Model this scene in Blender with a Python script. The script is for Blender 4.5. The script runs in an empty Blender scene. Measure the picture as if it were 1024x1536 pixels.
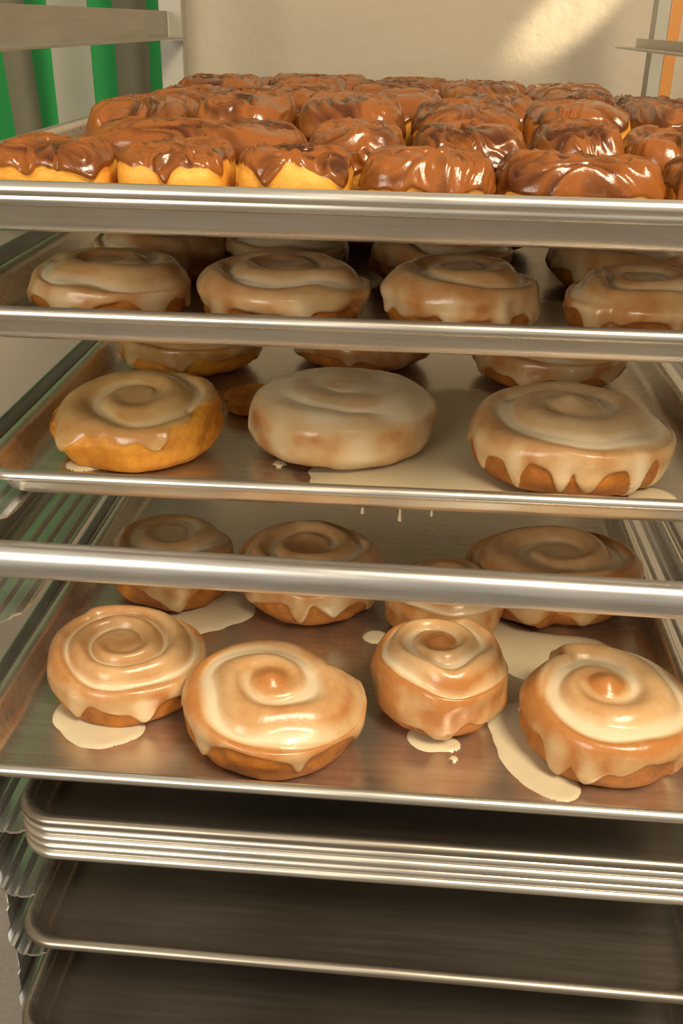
import bpy, numpy as np, math, random
from mathutils import Matrix, Vector, Euler
CZ=1.45
# ------------------------------------------------------------ helpers
def link(o,parent=None):
    bpy.context.scene.collection.objects.link(o)
    if parent: o.parent=parent
    return o
def hsh(i,j,k,s):
    n=np.sin(i*127.1+j*311.7+k*74.7+s*53.3)*43758.5453
    return n-np.floor(n)
def vn(x,y,z,s=0.):
    i=np.floor(x);j=np.floor(y);k=np.floor(z)
    u=x-i;v=y-j;w=z-k
    u=u*u*(3-2*u);v=v*v*(3-2*v);w=w*w*(3-2*w)
    r=0
    for a in (0,1):
        for b in (0,1):
            for c in (0,1):
                r=r+hsh(i+a,j+b,k+c,s)*(u if a else 1-u)*(v if b else 1-v)*(w if c else 1-w)
    return r*2-1
def fbm(x,y,z,s=0.,o=3):
    r=0;a=1.;f=1.;t=0
    for q in range(o):
        r=r+a*vn(x*f,y*f,z*f,s+q*7);t+=a;a*=.5;f*=2.03
    return r/t
def sstep(a,b,x):
    t=np.clip((x-a)/(b-a),0,1);return t*t*(3-2*t)
def mesh_obj(name,verts,faces,mat,parent=None,smooth=True):
    me=bpy.data.meshes.new(name);me.from_pydata([tuple(v) for v in verts],[],faces);me.update()
    if smooth: me.polygons.foreach_set('use_smooth',[True]*len(me.polygons))
    me.materials.append(mat)
    return link(bpy.data.objects.new(name,me),parent)
def box(name,x0,x1,y0,y1,z0,z1,mat,parent=None,bev=.001):
    v=[(x,y,z) for x in (x0,x1) for y in (y0,y1) for z in (z0,z1)]
    f=[(0,1,3,2),(4,6,7,5),(0,4,5,1),(2,3,7,6),(0,2,6,4),(1,5,7,3)]
    o=mesh_obj(name,v,f,mat,parent,False)
    if bev:
        m=o.modifiers.new('b','BEVEL');m.width=bev;m.segments=2
    return o
# ------------------------------------------------------------ materials
def newmat(name):
    m=bpy.data.materials.new(name);m.use_nodes=True;nt=m.node_tree
    return m,nt,nt.nodes['Principled BSDF']
def N(nt,t,**k):
    n=nt.nodes.new(t)
    for a,b in k.items(): setattr(n,a,b)
    return n
def ramp(nt,stops,src):
    r=N(nt,'ShaderNodeValToRGB');e=r.color_ramp.elements
    while len(e)<len(stops): e.new(.5)
    for q,(p,c) in zip(e,stops): q.position=p;q.color=(*c,1)
    nt.links.new(src,r.inputs[0]);return r.outputs[0]
def noise(nt,scale,vec,detail=3,rough=.5):
    n=N(nt,'ShaderNodeTexNoise');n.inputs['Scale'].default_value=scale;n.inputs['Detail'].default_value=detail
    n.inputs['Roughness'].default_value=rough
    nt.links.new(vec,n.inputs['Vector']);return n.outputs[0]
def objvec(nt,sc=(1,1,1)):
    tc=N(nt,'ShaderNodeTexCoord');mp=N(nt,'ShaderNodeMapping');mp.inputs['Scale'].default_value=sc
    nt.links.new(tc.outputs['Object'],mp.inputs[0]);return mp.outputs[0]
def bump(nt,b,src,st,dist):
    n=N(nt,'ShaderNodeBump');n.inputs['Distance'].default_value=dist
    if isinstance(st,float): n.inputs['Strength'].default_value=st
    else: nt.links.new(st,n.inputs['Strength'])
    nt.links.new(src,n.inputs['Height']);nt.links.new(n.outputs[0],b.inputs['Normal'])
def metal(name,c1,c2,rough=(.22,.4),sc=(3,60,60)):
    m,nt,b=newmat(name)
    v=objvec(nt,sc);n=noise(nt,4,v,5,.6)
    v2=objvec(nt);n2=noise(nt,9,v2,4)
    mx=N(nt,'ShaderNodeMath',operation='ADD');nt.links.new(n,mx.inputs[0]);nt.links.new(n2,mx.inputs[1])
    hf=N(nt,'ShaderNodeMath',operation='MULTIPLY');hf.inputs[1].default_value=.5;nt.links.new(mx.outputs[0],hf.inputs[0])
    nt.links.new(ramp(nt,[(.35,c1),(.65,c2)],hf.outputs[0]),b.inputs['Base Color'])
    b.inputs['Metallic'].default_value=.92
    mr=N(nt,'ShaderNodeMapRange');mr.inputs[3].default_value=rough[0];mr.inputs[4].default_value=rough[1]
    mr.inputs[1].default_value=.3;mr.inputs[2].default_value=.7
    nt.links.new(hf.outputs[0],mr.inputs[0]);nt.links.new(mr.outputs[0],b.inputs['Roughness'])
    bump(nt,b,n,.06,.0005);return m
M_pan=metal('aluminium_pan',(.66,.62,.54),(.84,.80,.72),(.22,.38))
M_pand=metal('shaded_pan',(.34,.30,.24),(.42,.38,.32),(.3,.42))  # darker pan copy: shade under the upper pans put into the colour
M_rack=metal('rack_aluminium',(.66,.65,.62),(.82,.81,.78),(.22,.34),(60,3,60))
def attr(nt,name):
    a=N(nt,'ShaderNodeAttribute');a.attribute_name=name;return a.outputs['Fac']
def mixc(nt,fac,a,b):
    m=N(nt,'ShaderNodeMix',data_type='RGBA')
    nt.links.new(fac,m.inputs[0])
    for s,q in ((a,6),(b,7)):
        if isinstance(s,tuple): m.inputs[q].default_value=(*s,1)
        else: nt.links.new(s,m.inputs[q])
    return m.outputs[2]
def roll_mat(name,dough_dark,dough_light,thin,thick,mid=None,rg=.24):
    m,nt,b=newmat(name)
    v=objvec(nt)
    nb=noise(nt,45,v,6,.65)
    d=ramp(nt,[(.3,dough_dark),(.7,dough_light)],nb)
    n2=noise(nt,70,v,4,.6)
    th=N(nt,'ShaderNodeMath',operation='MULTIPLY_ADD');th.inputs[1].default_value=.4;nt.links.new(n2,th.inputs[0])
    ad=N(nt,'ShaderNodeMath',operation='SUBTRACT');ad.inputs[1].default_value=.20
    nt.links.new(attr(nt,'thick'),th.inputs[2]);nt.links.new(th.outputs[0],ad.inputs[0])
    st=[(.02,thin),(.5,thick)]
    if mid: st=[(.0,thin),(.25,mid),(.75,thick)]
    g=ramp(nt,st,ad.outputs[0])
    cov=ramp(nt,[(.35,(0,0,0)),(.62,(1,1,1))],attr(nt,'glaze'))
    nt.links.new(mixc(nt,cov,d,g),b.inputs['Base Color'])
    r=N(nt,'ShaderNodeMapRange');r.inputs[3].default_value=.5;r.inputs[4].default_value=rg
    nt.links.new(cov,r.inputs[0]);nt.links.new(r.outputs[0],b.inputs['Roughness'])
    b.inputs['Subsurface Weight'].default_value=.10;b.inputs['Subsurface Radius'].default_value=(.005,.0025,.001)
    b.inputs['Subsurface Scale'].default_value=1.
    f=noise(nt,260,v,4,.6)
    bs=N(nt,'ShaderNodeMapRange');bs.inputs[3].default_value=.6;bs.inputs[4].default_value=.2
    nt.links.new(cov,bs.inputs[0]);bump(nt,b,f,bs.outputs[0],.0009)
    return m
M_roll=roll_mat('cinnamon_roll_glazed',(.22,.058,.006),(.54,.20,.026),(.47,.195,.055),(.76,.62,.41),(.61,.385,.18),.24)
M_gold=roll_mat('cinnamon_roll_golden',(.48,.15,.010),(.86,.40,.04),(.52,.25,.07),(.76,.59,.33),(.66,.43,.18),.22)
M_choc=roll_mat('chocolate_bun',(.66,.27,.03),(.92,.47,.07),(.075,.019,.003),(.27,.085,.014),None,.2)
def simple(name,c,rough=.5,**k):
    m,nt,b=newmat(name);v=objvec(nt)
    nt.links.new(ramp(nt,[(.3,tuple(x*.92 for x in c)),(.7,c)],noise(nt,k.get('s',20),v,4)),b.inputs['Base Color'])
    b.inputs['Roughness'].default_value=rough
    if k.get('bump'): bump(nt,b,noise(nt,k['bs'],v,4),k['bump'],.004)
    return m
M_ice=simple('icing',(.74,.65,.44),.18)
M_wall=simple('wall_plaster',(.50,.43,.32),.8,bump=.35,bs=60,s=3)
M_floor=simple('floor_vinyl',(.22,.19,.16),.5)
M_green=simple('curtain_green',(.01,.22,.05),.8)
M_white=simple('curtain_cream',(.30,.30,.24),.8)
M_olive=simple('curtain_olive',(.15,.14,.09),.8)
M_post=simple('post_enamel',(.36,.34,.27),.4)
M_postr=simple('post_warm_reflection',(.52,.22,.05),.35)  # warm reflection on the rear post, painted as base colour
# ------------------------------------------------------------ sheet pan
def rrect(w,l,r,n=10):
    pts=[]
    for cx,cy,a0 in ((w/2-r,l/2-r,0),(-w/2+r,l/2-r,90),(-w/2+r,-l/2+r,180),(w/2-r,-l/2+r,270)):
        for i in range(n+1):
            a=math.radians(a0+90*i/n);pts.append((cx+r*math.cos(a),cy+r*math.sin(a)))
    return pts
def pan(h,yf,xc=-.012,w=.452,l=.66,yaw=0,mat=None,name='sheet_pan',depth=.0205):
    prof=[(.0030,-.0070),(.0008,-.0058),(0,-.0036),(.0006,-.0016),(.0022,-.0003),(.0042,0),(.0062,-.0006),(.0078,-.0022),(.0086,-.0045),
          (.0125,-depth+.006),(.0145,-depth+.0028),(.018,-depth+.0008),(.023,-depth),(.03,-depth)]
    V=[];F=[];n=0
    for off,z in prof:
        p=rrect(w-2*off,l-2*off,max(.026-off*.7,.006));n=len(p)
        V+=[(x,y,z) for x,y in p]
    for k in range(len(prof)-1):
        for i in range(n):
            j=(i+1)%n;F.append((k*n+i,k*n+j,(k+1)*n+j,(k+1)*n+i))
    F.append([ (len(prof)-1)*n+i for i in range(n)])
    o=mesh_obj(name,V,F,mat or M_pan)
    s=o.modifiers.new('s','SOLIDIFY');s.thickness=.0009;s.offset=-1
    o.location=(xc,yf+l/2,CZ-h);o.rotation_euler=(0,0,yaw)
    return o
P1=pan(.065,.441)
pan(.0690,.4425)
P2=pan(.132,.482)
P3=pan(.242,.524,xc=-.020,w=.466)
P5=pan(.405,.452,xc=-.022,w=.470,yaw=-.012)
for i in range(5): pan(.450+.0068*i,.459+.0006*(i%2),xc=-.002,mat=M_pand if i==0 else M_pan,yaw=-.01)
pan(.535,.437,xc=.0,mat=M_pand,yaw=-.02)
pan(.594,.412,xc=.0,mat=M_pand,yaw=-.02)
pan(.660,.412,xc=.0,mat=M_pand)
# ------------------------------------------------------------ rolls
rnd=random.Random(4)
def bun(name,x,y,hfloor,R,H,mat,ry=None,n=240,m=110,turns=3,seed=0,rot=0,tilt=(0,0),groove=.006,fill=.5,knob=.0,
        zlo=.35,drips=9,dripamp=.4,squircle=0,cover=1.0,step=.08,choc=False,thinside=.35,bulge=.5,cw=1,cream=.12,rim=0.,core=0.):
    th=np.linspace(0,2*np.pi,n,endpoint=False)
    al=np.linspace(-np.pi/2,np.pi/2,4000)
    r0=np.abs(np.cos(al))**bulge;z0=np.sign(np.sin(al))*np.abs(np.sin(al))**(.75 if not choc else .6)
    z0=(z0+1)/2
    r0=r0*(1-.10*(1-z0)**2)
    cl=np.concatenate([[0],np.cumsum(np.hypot(np.diff(r0)*R,np.diff(z0)*H))])
    start=cl[int(np.argmax(r0>.55))]
    q=np.linspace(start,cl[-1],m)
    rp=np.interp(q,cl,r0);zp=np.interp(q,cl,z0)
    rp[-1]=0.0
    T,Rr=np.meshgrid(th,rp);_,Zz=np.meshgrid(th,zp)
    u=T/(2*np.pi)
    S=np.cos(T)*Rr*R;C=np.sin(T)*Rr*R
    sx=S/R;cx=C/R
    lowf=fbm(sx*1.2+seed,cx*1.2,Zz*.8,seed,2)
    plan=np.ones_like(T)
    if squircle: plan=1/(np.abs(np.cos(T))**squircle+np.abs(np.sin(T))**squircle)**(1/squircle)
    if step:
        st=np.where(u<.035,-.5+ (1-sstep(0,.035,u))*1.0,u-.5)
        plan=plan*(1+step*st*sstep(.3,1,Rr))
    plan=plan*(1+.06*lowf*sstep(.1,.6,Rr))
    rad=Rr*R*plan
    top=sstep(.55,.9,Zz)
    wob=.22*vn(sx*1.6+seed,cx*1.6,0*T,seed+3)
    ph=Rr*turns*(1+0*T)-u*1.0+wob*(1-sstep(.8,1,Rr))*sstep(0,.4,Rr)
    b=np.abs(np.sin(np.pi*ph))**.7
    zd=Zz*H
    ltop=fbm(sx*1.5+seed,cx*1.5,0*S,seed+11,3)
    inner=sstep(.16,.42,Rr)
    if not choc:
        zd=zd+top*groove*((b-1)*inner-.35*(1-inner))*sstep(1.03,.93,Rr)+top*knob*np.exp(-(Rr/.17)**2)+top*.002*ltop
        L=Zz*H-groove*(1-fill)+.0018*ltop+.0016*vn(sx*2.3,cx*2.3+seed,0*S,seed)
        thick=(np.clip((L-zd)/(groove*.8+1e-5),-.2,1)+cream-rim*sstep(.74,.92,Rr)*(.8+.5*ltop)-core*np.exp(-(Rr/.2)**2))*top
    rr=random.Random(seed*13+5)
    edge=zlo+.10*vn(np.cos(T)*3+seed,np.sin(T)*3,0*T,seed+20)
    dr=np.zeros_like(T)
    for i in range(drips):
        c=2*np.pi*(i+rr.uniform(-.3,.3))/drips;w=rr.uniform(.08,.2);a=dripamp*rr.uniform(.4,1.1)
        d=np.angle(np.exp(1j*(T-c)));dr=np.maximum(dr,a*np.exp(-(d/w)**2))
    if cover<1: edge=edge+ (1-cover)*(.5+.9*vn(np.cos(T)*1.3+seed,np.sin(T)*1.3,0*T,seed+31))
    e=edge-dr
    g=sstep(-.035,.035,Zz-e+.03*vn(T*6,Zz*8,0*T,seed+9)*(Zz<.9))
    if choc:
        a0=seed*1.7
        rx=sx*math.cos(a0)-cx*math.sin(a0);ryy=sx*math.sin(a0)+cx*math.cos(a0)
        wa=fbm(rx*1.2+seed,ryy*1.2,Zz,seed+2,2)*1.6;wb=fbm(rx*1.2+9,ryy*1.2+seed,Zz,seed+4,2)*1.6
        ridg=1-np.abs(vn(rx*1.0+wa,ryy*3.2+wb*2,Zz*1.2,seed+6))*2.4
        fine=1-np.abs(vn(rx*2.2+wa*3,ryy*8+wb*6,Zz*2,seed+8))*2.4
        ridg=np.clip(ridg,-1,1);fine=np.clip(fine,-1,1)
        fr=.0010+.0013*ridg+.0013*fine
        zf=zd+top*(.0022*ltop+g*(.0012+fr));rad=rad+(1-top)*g*(.0015+fr*.7)
        thick=.45+.35*ltop*1.5-.30*ridg+.15*fine
    else:
        film=.0011+.0009*(dr/(dripamp+1e-5))*(1-sstep(.5,.95,Zz))
        zl=zd+film
        k=.0012;hh=np.clip(.5+.5*(L-zl)/k,0,1);zl2=zl*(1-hh)+L*hh+k*hh*(1-hh)
        zf=zd*(1-g)+g*(zl2*top+(zd)*(1-top))
        rad=rad+(1-top)*g*film*1.4
        side=1-top
        ln=.0013*np.sin(Zz*9+lowf*3)
        rad=rad+side*(ln+.0013*vn(T*5,Zz*6,0*T,seed+17)*(1-g*.6))
        thick=thick*top+(1-top)*(thinside*(.35+.6*sstep(0,1,dr/(dripamp+1e-5))) +.35*fbm(sx*4,cx*4,Zz*3,seed+40,2))+.16*ltop+.10*top
    ys=1. if ry is None else ry/R
    X=rad*np.cos(T)*cw;Y=rad*np.sin(T)
    V=np.stack([X.ravel(),Y.ravel(),zf.ravel()],1)
    c,s=math.cos(rot),math.sin(rot)
    V[:,0],V[:,1]=V[:,0]*c-V[:,1]*s,V[:,0]*s+V[:,1]*c
    V[:,1]*=ys
    RM=np.array(Euler((tilt[0],tilt[1],0)).to_matrix());V=V@RM.T
    V[:,2]-=V[:,2].min()
    if tilt!=(0,0):
        V[:,2]=np.where(V[:,2]<.006,.35*V[:,2],V[:,2]-.0039)
    I=np.arange(n);J=(I+1)%n
    A=(np.arange(m-1)[:,None]*n+I).ravel();B=(np.arange(m-1)[:,None]*n+J).ravel()
    Q=np.stack([A,B,B+n,A+n],1)
    if cw<0: Q=Q[:,::-1]
    bot=np.arange(n)[::-1] if cw>0 else np.arange(n)
    me=bpy.data.meshes.new(name);me.vertices.add(len(V));me.vertices.foreach_set('co',V.astype(np.float32).ravel())
    nl=Q.size+n;me.loops.add(nl);me.loops.foreach_set('vertex_index',np.concatenate([Q.ravel(),bot]).astype(np.int32))
    me.polygons.add(len(Q)+1);me.polygons.foreach_set('loop_start',np.concatenate([np.arange(len(Q))*4,[Q.size]]).astype(np.int32))
    me.update(calc_edges=True);me.validate()
    me.polygons.foreach_set('use_smooth',[True]*len(me.polygons))
    for nm,ar in (('glaze',g),('thick',thick)):
        a=me.attributes.new(nm,'FLOAT','POINT');a.data.foreach_set('value',np.broadcast_to(ar,T.shape).astype(np.float32).ravel())
    me.materials.append(mat)
    o=link(bpy.data.objects.new(name,me));o.location=(x,y,CZ-hfloor+.0003)
    return o
CR='cinnamon_roll'
f5=.405+.0205
K=dict(n=340,m=180)
bun(CR,-.181,.565,f5,.055,.050,M_roll,ry=.047,seed=1,rot=2.2,turns=3,zlo=.52,drips=6,dripamp=.45,tilt=(.16,.04),groove=.010,fill=.42,cream=.26,thinside=.40,rim=.15,**K)
bun(CR,-.076,.527,f5,.057,.052,M_roll,ry=.051,seed=2,rot=.4,turns=2,zlo=.64,drips=7,dripamp=.5,fill=.60,knob=.006,tilt=(.14,.06),groove=.011,cream=.32,step=.16,thinside=.45,rim=.35,core=.4,**K)
bun(CR,.035,.562,f5,.045,.061,M_roll,seed=3,rot=1.0,turns=3,zlo=.30,drips=5,dripamp=.25,fill=.58,knob=.005,thinside=.02,step=.16,groove=.012,cream=.30,rim=.45,core=.6,**K)
bun(CR,.140,.538,f5,.058,.055,M_roll,ry=.055,seed=4,rot=2.0,turns=2,zlo=.54,drips=7,dripamp=.42,fill=.66,knob=.008,groove=.014,step=.26,tilt=(.08,0),cream=.35,thinside=.38,rim=.45,core=.5,**K)
bun(CR,-.178,.702,f5,.051,.057,M_roll,seed=5,rot=2.8,turns=2,zlo=.45,drips=6,dripamp=.3,fill=.6,cream=.35,groove=.009,rim=.2)
bun(CR,-.066,.702,f5,.059,.054,M_roll,seed=6,rot=.2,turns=3,zlo=.55,drips=10,dripamp=.4,fill=.5,cream=.3,groove=.011,rim=.3)
bun(CR,.041,.672,f5,.046,.044,M_roll,seed=7,rot=1.2,turns=3,zlo=.25,drips=6,dripamp=.2,thinside=.08,cream=.25)
bun(CR,.135,.716,f5,.069,.054,M_roll,ry=.060,seed=8,rot=4.4,turns=2,zlo=.45,drips=8,dripamp=.3,groove=.020,fill=.6,step=.28,cream=.3,rim=.5)
f3=.242+.0205
bun(CR,-.170,.620,f3,.057,.042,M_gold,ry=.052,seed=11,rot=4.0,turns=2,zlo=.76,drips=4,dripamp=.3,cover=.8,fill=.45,groove=.009,tilt=(.18,-.05),cream=.3,rim=.2,**K)
bun(CR,-.040,.636,f3,.063,.046,M_roll,ry=.060,seed=12,rot=1.0,turns=2,zlo=.12,drips=8,dripamp=.3,groove=.0035,fill=.8,knob=.002,thinside=.62,cream=.5,**K)
bun(CR,.109,.609,f3,.065,.050,M_roll,ry=.060,seed=13,rot=.7,turns=2,zlo=.57,drips=15,dripamp=.55,groove=.011,fill=.5,knob=.007,thinside=.55,cream=.45,rim=.25,**K)
bun(CR,-.178,.805,f3,.060,.042,M_gold,seed=14,turns=3,zlo=.45,drips=5,dripamp=.3)
bun(CR,-.035,.835,f3,.060,.042,M_roll,seed=15,turns=3,zlo=.35,drips=7,dripamp=.3)
bun(CR,.120,.805,f3,.062,.042,M_roll,seed=16,turns=3,zlo=.45,drips=9,dripamp=.4)
bun(CR,-.108,.700,f3,.022,.016,M_gold,seed=17,turns=1,step=0,zlo=1.4,drips=3,dripamp=.1,groove=.001)
f2=.132+.0205
for i,(x,y,R) in enumerate([(-.163,.545,.044),(-.067,.545,.046),(.030,.545,.044),(.130,.548,.042),(-.158,.652,.043),(-.080,.665,.040),(.022,.655,.046),(.137,.655,.047),(-.15,.77,.044),(-.05,.77,.044),(.05,.77,.044),(.15,.77,.044)]):
    bun(CR,x,y,f2,R,(.035,.035,.037,.034)[i%4] if i<4 else .033,M_roll,seed=30+i,rot=i*1.3,turns=2,zlo=.52,drips=7,dripamp=.38,groove=.007,fill=.55,thinside=.48,cream=.30,rim=.1,n=300,m=140)
# chocolate pan
f1=.065+.0205
CB='chocolate_frosted_bun'
def cb(x,y,hw,hd,H,seed,zlo=.45):
    bun(CB,x,y,f1,hw,H,M_choc,ry=hd,n=220,m=110,seed=seed,squircle=4.8,choc=True,step=0,drips=7,dripamp=.14,zlo=zlo,bulge=.27)
sd=50
for x,hw,zl in [(-.170,.029,.75),(-.112,.0265,.80),(-.054,.028,.82),(.009,.031,.64),(.080,.038,.58),(.150,.029,.6)]:
    cb(x,.502,hw-.001,.030,.0275,sd,zlo=zl);sd+=1
for yy,hd,hb,row in [
  (.577,.037,.034,[(-.118,.060,.5),(-.029,.027,.6),(.031,.031,.65),(.088,.024,.6),(.140,.026,.65),(.182,.014,.5)]),
  (.682,.058,.038,[(-.168,.032,.5),(-.104,.030,.6),(-.038,.034,.5),(.034,.035,.7),(.102,.031,.82),(.163,.027,.5)]),
  (.804,.058,.037,[(-.160,.038,.4),(-.084,.036,.6),(-.010,.036,.6),(.060,.032,.6),(.120,.026,.5),(.171,.023,.6)]),
  (.926,.058,.037,[(-.165,.036,.5),(-.092,.035,.6),(-.018,.037,.5),(.056,.035,.6),(.130,.037,.8)]),
  (1.034,.045,.034,[(-.160,.038,.5),(-.080,.040,.5),(.000,.038,.6),(.074,.034,.5),(.146,.036,.6)])]:
    for x,hw,zl in row:
        cb(x,yy+rnd.uniform(-.003,.003),hw-.0018,hd-.0015,hb+rnd.uniform(-.003,.003),sd,zlo=zl);sd+=1
# ------------------------------------------------------------ icing puddles
def puddle(blobs,h,seed,P,z=.0016):
    xs=[b[0] for b in blobs];ys=[b[1] for b in blobs];rm=max(b[2] for b in blobs)*1.6
    d=.0011
    gx=np.arange(min(xs)-rm,max(xs)+rm,d);gy=np.arange(min(ys)-rm,max(ys)+rm,d)
    X,Y=np.meshgrid(gx,gy);f=-.5+.10*fbm(X*60,Y*60,0*X,seed,2)
    for bx,by,br in blobs: f=f+np.exp(-((X-bx)**2+(Y-by)**2)/br**2)
    Z=z*np.tanh(np.clip(f,-1,1)*7)
    keep=(Z>-.0007)&(X>P.location.x-.213)&(Y>P.location.y-.33+.021)
    idx=-np.ones(X.shape,int)
    cell=keep[:-1,:-1]&keep[1:,:-1]&keep[:-1,1:]&keep[1:,1:]
    used=np.zeros(X.shape,bool)
    used[:-1,:-1]|=cell;used[1:,:-1]|=cell;used[:-1,1:]|=cell;used[1:,1:]|=cell
    idx[used]=np.arange(used.sum())
    V=np.stack([X[used],Y[used],Z[used]],1)
    a,b=np.nonzero(cell)
    F=np.stack([idx[a,b],idx[a,b+1],idx[a+1,b+1],idx[a+1,b]],1).tolist()
    o=mesh_obj('icing_puddle',V,F,M_ice,P);bpy.context.view_layer.update()
    o.matrix_parent_inverse=P.matrix_world.inverted();o.location=(0,0,CZ-h);return o
puddle([(-.02,.59,.04),(.035,.60,.05),(.06,.64,.05),(.045,.69,.045),(.045,.74,.035),(.01,.56,.025),(.05,.555,.028),(.09,.56,.02)],f3,1,P3)
puddle([(-.19,.595,.016),(-.205,.585,.010)],f3,2,P3)
puddle([(.16,.575,.018)],f3,12,P3)
puddle([(-.076,.60,.006)],f3,3,P3)
puddle([(-.205,.535,.020),(-.188,.518,.019),(-.20,.55,.018),(-.172,.524,.014)],f5,4,P5)
puddle([(.030,.532,.016),(.045,.526,.006)],f5,5,P5)
puddle([(.095,.53,.024),(.100,.505,.018),(.113,.49,.012),(.09,.56,.02)],f5,6,P5)
puddle([(.11,.63,.03),(.15,.64,.03),(.08,.66,.03)],f5,7,P5)
puddle([(-.13,.68,.03),(-.16,.655,.02)],f5,8,P5)
puddle([(-.01,.65,.012)],f5,9,P5)
puddle([(.046,.512,.004)],f5,10,P5)
puddle([(.08,.56,.03),(.09,.60,.02)],f2,11,P2)
for (x,y,L,r) in [(-.02,.575,.020,.0013),(-.004,.578,.016,.001),(.004,.575,.024,.0014),(.024,.572,.018,.0011),(.012,.58,.012,.001)]:
    V=[];F=[];prof=[(r*2.2,0),(r*1.1,-.002),(r*.7,-.006),(r*.5,-L*.7),(r*.9,-L+.002),(r*1.1,-L+.0008),(r*.6,-L),(0.0001,-L-.0004)]
    for rr_,z in prof: V+=[(rr_*math.cos(a*math.pi/5),rr_*math.sin(a*math.pi/5),z) for a in range(10)]
    for k in range(len(prof)-1):
        for i in range(10): F.append((k*10+i,k*10+(i+1)%10,(k+1)*10+(i+1)%10,(k+1)*10+i))
    o=mesh_obj('icing_drip',V,F,M_ice,P3)
    o.matrix_parent_inverse=P3.matrix_world.inverted();o.location=(x,y,CZ-f3-.0008)
# ------------------------------------------------------------ rack
rack=link(bpy.data.objects.new('bakery_rack',None))
for nm,x in (('left',-.290),('right',.266)):
    box(f'post_{nm}_front',x-.0135,x+.0135,.531,.559,0.05,1.95,M_rack,rack)
box('post_left_rear',-.267,-.243,1.14,1.165,0.05,1.95,M_post,rack)
box('post_right_rear_face',.240,.253,1.14,1.165,0.05,1.95,M_post,rack)
box('post_right_rear',.253,.265,1.14,1.165,0.05,1.95,M_postr,rack)
def runner(nm,h,side,y0=.50):
    xi,xo=(-.226,-.276) if side<0 else (.205,.252)
    w=abs(xo-xi);V=[];F=[];prof=[];k=22
    for i in range(k+1):
        t=i/k;rib=.0012 if (i%5==2) else 0
        prof.append((xi+(xo-xi)*t,rib,t))
    for (x,rz,t) in prof:
        front=y0+ (w*.55)*(1-math.sqrt(max(0,1-(2*t-1)**2)))
        V+= [(x,front,CZ-h+rz),(x,1.135,CZ-h+rz)]
    n=len(prof)
    for i in range(n-1): F.append((2*i,2*i+2,2*i+3,2*i+1))
    o=mesh_obj(nm,V,F,M_rack,rack,False);s=o.modifiers.new('s','SOLIDIFY');s.thickness=.0018;s.offset=-1
    box(nm+'_flange',xo-.0006,xo+.0006,y0+w*.5,1.135,CZ-h-.002,CZ-h+.016,M_rack,rack,0)
for i,h in enumerate([.098,.158,.268,.335,.432,.502,.562,.621,.69,.75,.82]):
    for s,nm in ((-1,'left'),(1,'right')): runner(f'runner_{nm}_{i}',h,s)
M_rail=metal('rail_dark',(.40,.38,.33),(.52,.50,.44),(.35,.5),(60,3,60))  # darker, rougher metal for the top rails
for s,x in (('left',-.258),('right',.222)):
    zt=.006 if s=='left' else -.010
    box(f'top_rail_{s}_web',x,x+.0015,.52,1.135,CZ-.018,CZ+zt,M_rail,rack,0)
    x2=x+(.02 if s=='left' else -.02)
    box(f'top_rail_{s}_lip',min(x,x2),max(x,x2),.52,1.135,CZ-.0195,CZ-.018,M_rail,rack,0)
V=[];F=[]
xs=[-.30+i*.576/20 for i in range(21)]
for x in xs:
    for a in range(28):
        q=a/28*2*math.pi;c,s_=math.cos(q),math.sin(q)
        V.append((x,.500+.0085*math.copysign(abs(c)**.8,c),CZ-.2895-.004*(x/.3)+.0108*math.copysign(abs(s_)**.8,s_)))
for i in range(20):
    for a in range(28): F.append((i*28+a,i*28+(a+1)%28,(i+1)*28+(a+1)%28,(i+1)*28+a))
F.append(list(range(28))[::-1]);F.append([20*28+a for a in range(28)])
mesh_obj('crossbar',V,F,metal('crossbar_aluminium',(.60,.58,.55),(.82,.80,.77),(.24,.36)),rack)
for s,x in (('left',-.290),('right',.266)): box(f'crossbar_bracket_{s}',x-.01,x+.01,.495,.54,CZ-.301,CZ-.278,M_rack,rack)
for k in (-.29,.266):
    box('base_rail',k-.015,k+.015,.53,1.145,.08,.11,M_rack,rack)
for kx in (-.29,.266):
    for ky in (.545,1.13):
        V=[];F=[]
        for j,(yx,rr_) in enumerate([(-.012,.03),(-.009,.04),(.009,.04),(.012,.03)]):
            V+=[(yx,rr_*math.cos(a*math.pi/12),rr_*math.sin(a*math.pi/12)) for a in range(24)]
        for j in range(3):
            for i in range(24): F.append((j*24+i,j*24+(i+1)%24,(j+1)*24+(i+1)%24,(j+1)*24+i))
        F.append(list(range(24))[::-1]);F.append([72+a for a in range(24)])
        o=mesh_obj('caster_wheel',V,F,M_floor,rack);o.location=(kx,ky,.0405)
        box('caster_fork',kx-.016,kx+.016,ky-.012,ky+.012,.06,.09,M_rack,rack)
# ------------------------------------------------------------ room
box('floor',-2,2,-2.5,1.5,-.05,0,M_floor,None,0)
box('wall_back',-2,2,1.36,1.46,0,2.8,M_wall,None,0)
box('wall_left',-2.1,-2,-2.5,1.5,0,2.8,M_wall,None,0)
box('wall_right',2,2.1,-2.5,1.5,0,2.8,M_wall,None,0)
V=[];F=[];nx=360;mi=[]
zs=((1.20,1.),(1.3,1.),(1.38,1),(1.45,.9),(1.55,.8),(1.9,.5),(2.3,.3))
nz=len(zs)
for i in range(nx+1):
    x=-1.35+i*(1.065/nx)
    for z,k in zs:
        V.append((x+.05*(1.45-z)*sstep(-.40,-.48,x),1.29+.018*k*math.sin(x*62)+.008*math.sin(x*23+z),z))
for i in range(nx):
    for k in range(nz-1):
        F.append((i*nz+k,i*nz+nz+k,i*nz+nz+1+k,i*nz+1+k))
        q=((-1.35+i*1.065/nx)+1.3455)/.0735
        mi.append(1 if q%1<.46 else (2 if int(q)%2 else 0))
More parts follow.
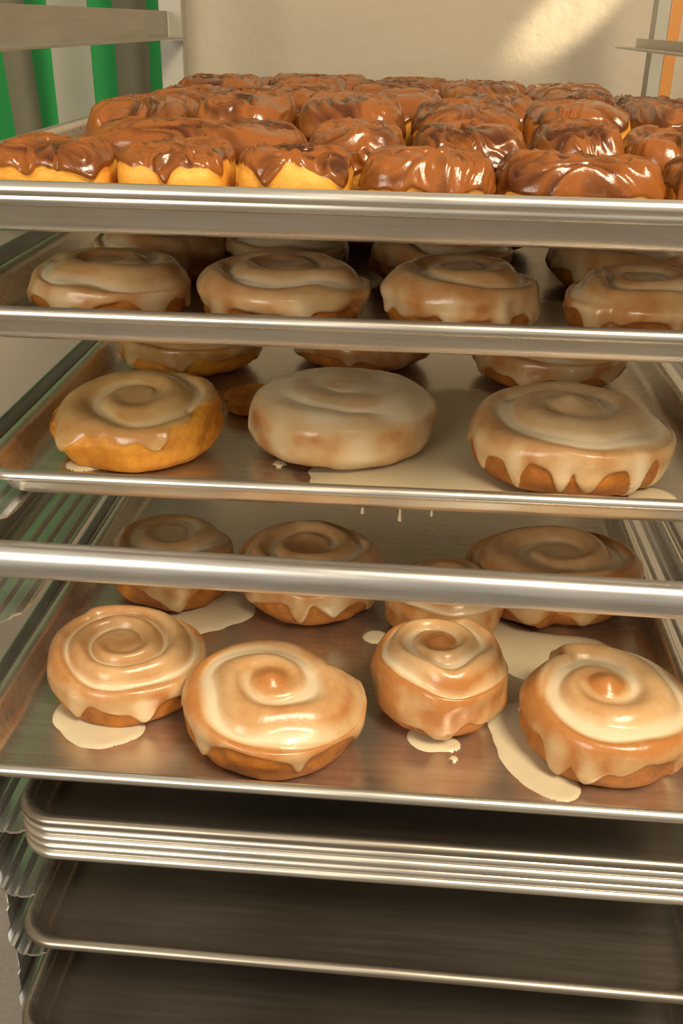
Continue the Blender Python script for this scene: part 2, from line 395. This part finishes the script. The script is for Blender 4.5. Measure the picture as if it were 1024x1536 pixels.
cu=mesh_obj('striped_curtain',V,F,M_white);cu.data.materials.append(M_green);cu.data.materials.append(M_olive)
cu.data.polygons.foreach_set('material_index',mi)
# ------------------------------------------------------------ light
w=bpy.data.worlds.new('w');bpy.context.scene.world=w;w.use_nodes=True
bg=w.node_tree.nodes['Background'];bg.inputs[0].default_value=(1,.88,.72,1);bg.inputs[1].default_value=.42
def area(nm,loc,tgt,size,e,col):
    l=bpy.data.lights.new(nm,'AREA');l.size=size;l.energy=e;l.color=col
    o=link(bpy.data.objects.new(nm,l));o.location=loc
    o.rotation_euler=(Vector(tgt)-Vector(loc)).to_track_quat('-Z','Y').to_euler();return o
area('ceiling_lamp',(.6,-.45,2.5),(0,.65,1.1),.5,36,(1,.83,.60))
area('front_fill_light',(-.9,-1.3,1.75),(0,.6,1.15),.8,20,(1,.92,.78))  # fill lamp added in front to brighten rolls between the pans, no window there
l=bpy.data.lights.new('sun_patch','SPOT');l.energy=150;l.spot_size=math.radians(4.2);l.spot_blend=.8;l.color=(1,.85,.6);l.shadow_soft_size=.01
o=link(bpy.data.objects.new('sun_patch',l));o.location=(.95,.95,2.05);o.rotation_euler=(Vector((.185,1.36,1.463))-o.location).to_track_quat('-Z','Y').to_euler()
bpy.context.scene.view_settings.view_transform='Standard'
# ------------------------------------------------------------ camera
f=1500.
Yv=np.array([625-512,34-768,f]);Yv/=np.linalg.norm(Yv)
s=.047;t=-(Yv[0]+Yv[1]*s)/Yv[2]
Xv=np.array([1,s,t]);Xv/=np.linalg.norm(Xv);Zv=np.cross(Xv,Yv)
B=np.stack([Xv,Yv,Zv],0)
right,down,fwd=B[:,0],B[:,1],B[:,2]
Mx=Matrix(((right[0],-down[0],-fwd[0],0),(right[1],-down[1],-fwd[1],0),(right[2],-down[2],-fwd[2],CZ),(0,0,0,1)))
cam=bpy.data.cameras.new('camera');cam.lens=1500*36/1536;cam.sensor_width=36;cam.clip_start=.02
co=link(bpy.data.objects.new('camera',cam));co.matrix_world=Mx
bpy.context.scene.camera=co
